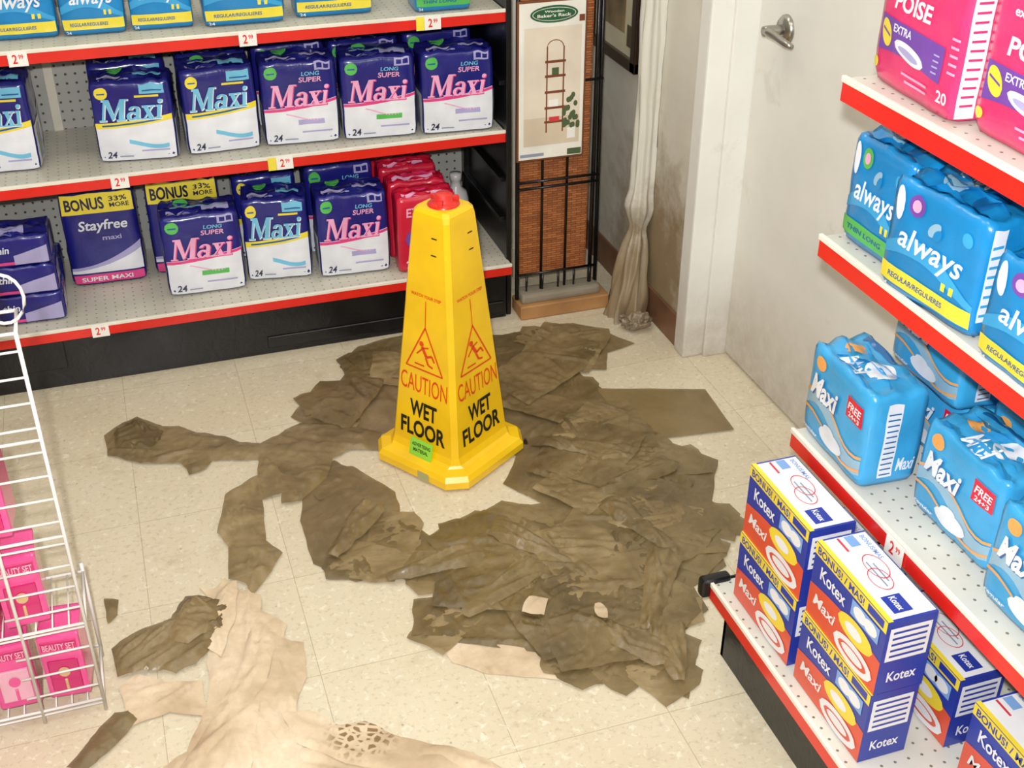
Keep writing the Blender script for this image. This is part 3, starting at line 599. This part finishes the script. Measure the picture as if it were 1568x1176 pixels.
# ---------------------------------------------------------------- paper towels
def inside(p,poly):
    x,y=p;c=False;j=len(poly)-1
    for i in range(len(poly)):
        xi,yi=poly[i];xj,yj=poly[j]
        if (yi>y)!=(yj>y) and x<(xj-xi)*(y-yi)/(yj-yi)+xi: c=not c
        j=i
    return c
def dist(p,poly):
    m=9;px,py=p
    for i in range(len(poly)):
        ax,ay=poly[i-1];bx,by=poly[i];dx,dy=bx-ax,by-ay
        t=((px-ax)*dx+(py-ay)*dy)/max(1e-9,dx*dx+dy*dy);t=0 if t<0 else 1 if t>1 else t
        d=math.hypot(px-ax-dx*t,py-ay-dy*t)
        if d<m: m=d
    return m
def sheet(b,poly,mat,z0=.001,amp=.010,puff=.0,res=.009,seed=0,cl=8,dirv=None,fl=.2,wd0=.007,jit=.003,soft=.15,curl=.005,fine=.28):
    """crumpled sheet: flat panels, clusters of creases, fine wrinkles, curled edges"""
    rnd=random.Random(seed); bd=[]
    for i in range(len(poly)):
        a=Vector(poly[i-1]);c=Vector(poly[i]);L=(c-a).length;n=max(1,int(L/res)); nr=Vector((-(c-a).y,(c-a).x)).normalized() if L>0 else Vector((0,0))
        for k in range(n):
            q=a+(c-a)*(k/n)
            if k: q+=nr*(jit*math.sin(math.pi*k/n)*noise.noise(Vector((q.x*20,q.y*20,seed+.5)))*2)
            bd.append(q)
    nb=len(bd); pts=list(bd); xs=[q.x for q in bd];ys=[q.y for q in bd]
    y=min(ys); row=0
    while y<max(ys):
        x=min(xs)+(res/2 if row%2 else 0)
        while x<max(xs):
            q=(x+rnd.uniform(-.2,.2)*res,y+rnd.uniform(-.2,.2)*res)
            if inside(q,poly) and dist(q,poly)>res*.6+jit*.6: pts.append(Vector(q))
            x+=res
        y+=res*.87;row+=1
    out=delaunay_2d_cdt(pts,[(i,(i+1)%nb) for i in range(nb)],[],1,1e-6)
    V2,F2=out[0],out[2]
    ls=[]
    for i in range(cl):
        a=rnd.uniform(0,math.pi) if dirv is None else dirv+rnd.uniform(-.3,.3)
        cx,cy=rnd.uniform(min(xs),max(xs)),rnd.uniform(min(ys),max(ys)); fan=rnd.uniform(-.12,.12)
        for k in range(rnd.randint(1,5)):
            aa=a+fan*k+rnd.uniform(-.05,.05); o=k*rnd.uniform(.010,.024)
            ls.append((cx-math.sin(a)*o+rnd.uniform(-.02,.02)*math.cos(a),cy+math.cos(a)*o,math.cos(aa),math.sin(aa),rnd.uniform(.04,fl),rnd.uniform(wd0,wd0*2),rnd.uniform(.35,1),rnd.random()<.25))
    th=seed*1.7 if dirv is None else dirv; ct,st_=math.cos(th),math.sin(th)
    vs=[]
    for p in V2:
        wv=noise.noise_vector(Vector((p.x*6,p.y*6,seed*.3)))*.012
        h=(.5+.5*noise.noise(Vector((p.x*7,p.y*7,seed*1.3))))*soft+max(0,1-abs(noise.noise(Vector((p.x*9+3,p.y*9,seed*1.7))))*4)*soft
        lx_=p.x*ct+p.y*st_; ly_=-p.x*st_+p.y*ct
        g1=max(0,1-abs(noise.noise(Vector((lx_*10,ly_*32,seed*.9))))*3.2); g2=max(0,1-abs(noise.noise(Vector((lx_*34+4,ly_*14,seed*.5))))*3.5)
        msk=.45+.55*max(0,noise.noise(Vector((p.x*4,p.y*4,seed+9)))+.4)
        h+=fine*msk*(g1+.6*g2)
        for (lx,ly,dx,dy,ln,wd,am,step) in ls:
            ex,ey=p.x-lx+wv.x,p.y-ly+wv.y; al=ex*dx+ey*dy
            if abs(al)<ln:
                ac=-ex*dy+ey*dx; k=1-(al/ln)**2
                if step:
                    if 0<ac<.05: h=max(h,am*.6*(1-ac/.05)*k)
                elif abs(ac)<wd: q_=1-abs(ac)/wd; h=max(h,am*q_*q_*(3-2*q_)*k)
        db=dist((p.x,p.y),poly); e=min(1,db/.012)
        z=z0+amp*h*(.4+.6*e)+puff*min(1,db/.03)**.6
        if curl and db<.014: z+=curl*max(0,noise.noise(Vector((p.x*14,p.y*14,seed*2.1))))*(1-db/.014)
        dc=math.hypot(p.x-.658,p.y-2.449)
        if dc<.20: z=min(z,.0035)
        elif dc<.26: z=min(z,.0035+(dc-.20)*.4)
        vs.append((p.x,p.y,z))
    b.add(vs,[list(f) for f in F2],mat,True)
mm=lambda s:[tuple(float(a)/1000 for a in q.split(',')) for q in s.replace(' ','').split(';')]
main=mm("546,3025;683,3054;833,2991;963,2965;1132,2975;1226,2927;1310,2796;1166,2761;1126,2710;1091,2771;1100,2682;1137,2538;1190,2440;1198,2296;1275,2195;1182,2043;1226,1958;1195,1905;1128,1927;1108,1823;1010,1783;1008,1708;916,1656;920,1585;859,1491;813,1555;688,1587;645,1617;621,1704;467,1785;410,1804;430,1893;498,1920;403,2025;324,2026;248,2116;247,2275;299,2475;408,2453;482,2316;474,2238;517,2130;661,2184;797,2165;736,2267;803,2367;759,2442;518,2568;392,2533;328,2679;301,2721;408,2875;499,2851;475,2937")
arm=mm("-165,2779;-134,2816;-79,2847;-19,2778;20,2765;60,2720;127,2676;160,2640;209,2618;320,2682;510,2577;490,2497;420,2520;368,2496;337,2420;261,2349;191,2554;83,2582;60,2550;23,2538;10,2590;-10,2601;-86,2626;-161,2686")
strip=[(0.194,2.569),(0.299,2.475),(0.261,2.349),(0.217,2.352),(.225,2.39),(0.177,2.382),(0.162,2.228),(.19,2.17),(0.154,2.112),(0.102,2.045),(.098,2.09),(0.064,2.119),(0.078,2.231),(.06,2.29),(0.096,2.430),(0.181,2.485)]
wetlow=[(-0.187,1.979),(-0.148,2.009),(-0.065,2.033),(-.03,2.09),(-0.002,2.086),(0.053,2.035),(0.038,1.967),(-0.002,1.911),(-.03,1.88),(-0.070,1.867),(-.1,1.885),(-0.18,1.895)]
dry1=[(0.001,2.118),(.03,2.10),(0.058,2.132),(.07,2.09),(0.123,2.044),(.115,2.00),(0.160,1.937),(.15,1.90),(0.184,1.879),(0.172,1.777),(.15,1.74),(0.136,1.682),(0.12,1.5),(-0.12,1.5),(-0.114,1.640),(-.07,1.66),(-0.034,1.739),(-0.014,1.803),(-0.004,1.912),(.02,1.95),(0.048,1.995),(.02,2.05)]
dry2=[(-0.18,1.866),(-0.143,1.891),(-.09,1.85),(-0.023,1.833),(-0.022,1.735),(-.09,1.77),(-0.161,1.757),(-0.17,1.79)]
dry3=[(0.125,1.674),(.17,1.65),(0.255,1.640),(.31,1.58),(0.389,1.534),(0.470,1.45),(0.42,1.38),(0.098,1.42)]
damp=[(0.444,1.802),(0.621,1.714),(0.66,1.608),(0.508,1.680),(0.454,1.730)]
A_=.84
PMAT=[paper_mat("paper_towel_wet_a",(110,92,58),(136,115,76),(160,138,98),.42,seed=1,alpha=A_,ridge=.4,coat=.3),paper_mat("paper_towel_wet_b",(100,83,51),(124,104,66),(148,126,86),.38,seed=4,alpha=A_,ridge=.4,coat=.4),
      paper_mat("paper_towel_wet_c",(122,102,66),(148,126,86),(172,149,108),.45,seed=8,alpha=A_,ridge=.4,coat=.2)]
FLAT=paper_mat("paper_towel_wet_flat",(118,98,60),(132,111,70),(146,124,82),.4,seed=12,alpha=.9,ridge=.12,lines=.2,coat=.3)
DRY=paper_mat("paper_towel_dry",(188,164,132),(212,190,158),(230,212,184),.8,True,ridge=.35,lines=0)
b=B()
sheet(b,main,PMAT[1],.0015,.010,seed=1,cl=90,res=.009,fl=.18)
sheet(b,[(1.11,2.60),(1.39,2.503),(1.373,2.301),(1.12,2.33)],FLAT,.004,.003,seed=9,cl=2,res=.010,fl=.15,soft=.1,fine=.1,jit=0,curl=.003)
sheet(b,arm,PMAT[0],.003,.014,.007,seed=2,cl=26,res=.007,dirv=-.35,fl=.16,fine=.35)
sheet(b,strip,PMAT[2],.004,.014,.005,seed=3,cl=14,res=.007,dirv=1.5,fl=.16,fine=.35)
sheet(b,wetlow,PMAT[0],.003,.020,.010,seed=4,cl=16,res=.006,dirv=.4,fl=.14,fine=.35)
sheet(b,[(-.14,2.77),(-.10,2.81),(-.07,2.80),(-.02,2.74),(-.03,2.70),(-.06,2.67),(-.10,2.68),(-.14,2.71)],PMAT[1],.012,.018,.008,seed=5,cl=10,res=.005,fl=.08,fine=.35)
sheet(b,[(-.03,2.06),(.01,2.06),(.03,2.03),(.03,1.99),(.01,1.95),(-.04,1.93),(-.07,1.95),(-.07,1.99)],PMAT[2],.016,.020,.010,seed=6,cl=10,res=.005,fl=.08,fine=.35)
sheet(b,[(-.19,1.80),(-.16,1.80),(-.15,1.77),(-.19,1.72),(-.25,1.67),(-.28,1.69)],PMAT[1],.003,.014,.004,seed=7,cl=8,res=.007,fl=.1,fine=.35)
sheet(b,[(-.195,2.14),(-.165,2.13),(-.17,2.08),(-.19,2.06)],PMAT[2],.002,.01,.002,seed=8,cl=4,res=.006,fl=.05)
rnd=random.Random(11)
def rect_towel(cx,cy,a,w,h):
    R=Matrix.Rotation(a,2)
    q=[R@Vector(v) for v in ((-w,-h*rnd.uniform(.8,1)),(w*rnd.uniform(.2,.6),-h*1.02),(w,-h*rnd.uniform(.5,.95)),(w*rnd.uniform(.9,1.05),h*rnd.uniform(.7,1)),(-w*rnd.uniform(.75,1),h))]
    return [(cx+v.x,cy+v.y) for v in q]
n=0
for i in range(len(main)):
    a=Vector(main[i-1]);c=Vector(main[i]);L=(c-a).length;nr=Vector(((c-a).y,-(c-a).x)).normalized()
    k=max(1,int(L/.12))
    for j in range(k):
        m=a+(c-a)*((j+.5)/k)
        if not inside(m-nr*.01,main): nr=-nr
        m=m-nr*.055
        if math.hypot(m.x-.658,m.y-2.449)<.29 or (m.x>1.1 and 2.25<m.y<2.6): continue
        if rnd.random()<.35: continue
        q=rect_towel(m.x,m.y,math.atan2(nr.y,nr.x)+rnd.uniform(.5,1.0),rnd.uniform(.06,.08),rnd.uniform(.05,.065))
        if min(math.hypot(v[0]-.658,v[1]-2.449) for v in q)<.215: continue
        sheet(b,q,PMAT[(n*2+i)%3 if n%3 else 1],.003+.0002*(n%9),.007,seed=100+n,cl=4,res=.008,fl=.09,soft=.08,curl=.004); n+=1
n=0;tries=0
while n<26 and tries<6000:
    tries+=1
    cx,cy=rnd.uniform(.3,1.3),rnd.uniform(1.55,2.98)
    if not inside((cx,cy),main) or dist((cx,cy),main)<.05 or math.hypot(cx-.658,cy-2.449)<.27: continue
    q=rect_towel(cx,cy,rnd.uniform(0,math.pi),rnd.uniform(.10,.20),rnd.uniform(.06,.12))
    if any(not inside(v,main) and dist(v,main)>.02 for v in q) or min(math.hypot(v[0]-.658,v[1]-2.449) for v in q)<.21: continue
    sheet(b,q,PMAT[(0,1,1,2)[n%4]],.005+.0003*n,.012,seed=20+n,cl=11,res=.0075,fl=.16,soft=.14,fine=.36); n+=1
for i,(x,y,a,L) in enumerate(((.93,1.80,1.0,.14),(.80,1.68,-.9,.13),(.62,1.90,.5,.12),(.98,2.0,1.9,.13),(.50,2.02,.1,.11),(.95,2.35,-.6,.13),(.36,2.20,.9,.11),(.72,2.02,2.2,.11),(.88,1.62,1.3,.09),(1.05,2.18,.3,.12))):
    R=Matrix.Rotation(a,2); q=[R@Vector(v) for v in ((-L,-.012),(-L*.6,-.024),(-L*.2,-.028),(L*.3,-.036),(L*.7,-.040),(L,-.02),(L*.9,.03),(L*.5,.036),(L*.1,.03),(-L*.5,.022),(-L,.014))]
    q=[(x+v.x,y+v.y) for v in q]
    sheet(b,q,PMAT[(0,1)[i%2]],.011,.018,.008,seed=200+i,cl=9,res=.006,dirv=a,fl=.14,soft=.12,fine=.4)
b.obj("wet_paper_towels")
b=B()
sheet(b,dry1,DRY,.002,.013,seed=60,cl=26,res=.0075,dirv=1.4,fl=.35,wd0=.011,fine=.32,soft=.12); sheet(b,dry2,DRY,.003,.010,seed=61,cl=9,res=.008,dirv=.3,fl=.14,fine=.35,wd0=.009)
sheet(b,[(x,y-.01) for x,y in dry3],DRY,.002,.011,seed=62,cl=16,res=.008,dirv=-.5,fl=.25,wd0=.010,fine=.3,soft=.12); sheet(b,damp,DRY,.001,.004,seed=63,cl=4,res=.010)
sheet(b,[(-.10,1.60),(-.03,1.70),(.03,1.80),(.08,1.93),(.11,1.96),(.14,1.90),(.10,1.80),(.06,1.68),(.03,1.56),(-.04,1.54)],DRY,.008,.013,.002,seed=64,cl=16,res=.007,dirv=1.2,fl=.3,wd0=.010,fine=.35,soft=.12)
sheet(b,[(-.01,1.93),(.01,2.0),(.03,2.06),(.05,2.11),(.08,2.10),(.07,2.04),(.06,1.98),(.02,1.88)],DRY,.009,.014,seed=67,cl=10,res=.006,dirv=1.2,fl=.2,wd0=.008,fine=.4)
sheet(b,[(.11,1.70),(.16,1.69),(.24,1.60),(.36,1.52),(.40,1.46),(.33,1.46),(.20,1.54),(.12,1.62)],DRY,.006,.012,.001,seed=68,cl=10,res=.007,dirv=-.7,fl=.25,wd0=.009,fine=.35)
sheet(b,[(.625,1.80),(.655,1.84),(.69,1.82),(.665,1.775)],DRY,.026,.008,seed=65,cl=3,res=.006); sheet(b,[(.765,1.73),(.775,1.77),(.79,1.76),(.783,1.72)],DRY,.032,.006,seed=66,cl=2,res=.005)
b.obj("dry_paper_towels")
# ---------------------------------------------------------------- wire display rack with pink merchandise
r=B()
def wv(p,q,rad=.0022): r.tube([p,q],rad,WIRE,8)
xa,xb,ya,yb=-.205,-.315,1.82,1.97
for (x,y,zt) in ((xa,ya,.82),(xb,ya,.82),(-.66,ya,.82),(xa,yb,.24),(-.66,yb,.82)):
    wv((x,y,0),(x,y,zt),.0035)
for i in range(17): wv((xa,ya,.02+i*.048),(-.66,ya,.02+i*.048) if i%4==0 else (xb-.02,ya,.02+i*.048))
for z in (.03,.22,.42,.62,.82):
    xr=xa if z<.3 else xb
    for q in (((xr,ya,z),(xr,yb,z)),((xr,yb,z),(-.66,yb,z)),((xa,ya,z),(-.66,ya,z)),((-.66,ya,z),(-.66,yb,z))): wv(*q,.003)
    for i in range(1,16):
        if xa-i*.0284<xr: wv((xa-i*.0284,ya,z),(xa-i*.0284,yb,z),.0015)
wv((xa,ya,.82),(xa,1.90,.82),.003); wv((xa,1.90,.82),(xb,1.90,.82),.003)
for i in range(1,4): wv((xa-i*.0284,ya,.82),(xa-i*.0284,1.90,.82),.0015)
r.tube([(-.215+.032*math.cos(t*.35),1.838,.872+.042*math.sin(t*.35)) for t in range(18)],.0028,WIRE,8,True)
r.obj("wire_display_rack")
PK=plain("toy_box_pink",(236,84,150),.22,coat=.5,bump=.4,bscale=25); PKD=plain("toy_box_deep_pink",(206,40,110),.3,coat=.4); PKL=plain("toy_box_blush",(240,176,196),.15,coat=.8,bump=.5,bscale=30); GOLD=plain("toy_tan",(214,176,130),.3)
tb=B()
def pinkbox(x,y,z,w,d,h,k):
    xf=Matrix.Translation((x,y,z))@Matrix.Rotation(.05*((k*7)%5-2),4,'Z')
    tb.box((-w/2,0,0),(w/2,d,h),PK,.006,2,xf); tb.box((-w*.36,-.003,h*.12),(w*.36,.001,h*.62),PKL if k%2 else PKD,.003,2,xf); tb.box((-w*.42,-.002,h*.78),(w*.42,.001,h*.93),PKD,.001,1,xf)
    fn=lambda u,v:xf@Vector((-w*.38+u*w*.76,-.0035,h*(.80+.10*v))); btext(tb,"BEAUTY SET",fn,0,0,1,1,PKL)
    vs=[xf@Vector((w*.14*math.cos(i*.52),-.0045,h*.44+w*.16*math.sin(i*.52))) for i in range(12)]; tb.add(vs,[list(range(12))],PK if k%2 else GOLD)
    tb.box((-w*.035,-.006,h*.14),(w*.035,-.002,h*.32),PK if k%2 else GOLD,.001,1,xf)
k=0
for z,xs in ((.035,(-.262,-.35,-.44,-.54)),(.225,(-.300,-.385,-.47,-.57)),(.425,(-.325,-.41,-.50,-.59)),(.625,(-.335,-.42,-.51,-.60)),(.826,(-.274,-.36,-.45))):
    for x in xs:
        pinkbox(x,1.84,z,.075,.055 if z>.8 and x>-.3 else .09,.15 if z<.6 else .165 if z<.8 else .11,k); k+=1
tb.obj("pink_toy_boxes")
# ---------------------------------------------------------------- lights
def area(name,loc,sx,sy,p,c=(1,1,1),rot=(0,0,0)):
    l=bpy.data.lights.new(name,'AREA'); l.shape='RECTANGLE'; l.size=sx;l.size_y=sy;l.energy=p;l.color=c
    o=bpy.data.objects.new(name,l); sc.collection.objects.link(o); o.location=loc;o.rotation_euler=rot; return o
FX=plain("fluorescent_diffuser",(250,248,240),.5,emit=1.0)
for i,(x,y) in enumerate(((-.6,1.9),(.7,1.2),(-1.6,.2),(.5,2.9))):
    b=B(); b.box((x-.6,y-.15,2.76),(x+.6,y+.15,2.80),FX,.01); b.obj("ceiling_light")
    area("fluorescent_lamp",(x,y,2.75),1.2,.3,6.5,(.96,1,.96))
l=bpy.data.lights.new("camera_flash",'AREA'); l.shape='DISK'; l.size=.05; l.energy=64; l.color=(.97,.985,1)
o=bpy.data.objects.new("camera_flash",l); sc.collection.objects.link(o); o.location=(-.05,-.04,1.87); 
o.rotation_euler=Vector((.72,2.3,-1.2)).to_track_quat('-Z','Y').to_euler()
wd=bpy.data.worlds.new("World"); sc.world=wd; wd.use_nodes=True; wd.node_tree.nodes["Background"].inputs[0].default_value=(.9,.95,1,1); wd.node_tree.nodes["Background"].inputs[1].default_value=.3
# ---------------------------------------------------------------- camera
yaw,pit,rol=math.radians(18.51),math.radians(31.58),math.radians(.10)
fv=Vector((math.sin(yaw)*math.cos(pit),math.cos(yaw)*math.cos(pit),-math.sin(pit))); rv=Vector((math.cos(yaw),-math.sin(yaw),0)); uv=rv.cross(fv)
rv,uv=rv*math.cos(rol)+uv*math.sin(rol),uv*math.cos(rol)-rv*math.sin(rol)
cd=bpy.data.cameras.new("camera"); cd.sensor_width=36; cd.lens=1910.9/1600*36; cd.clip_start=.02
co=bpy.data.objects.new("camera",cd); sc.collection.objects.link(co)
M=Matrix((rv,uv,-fv)).transposed().to_4x4(); M.translation=(0,0,1.75); co.matrix_world=M; sc.camera=co
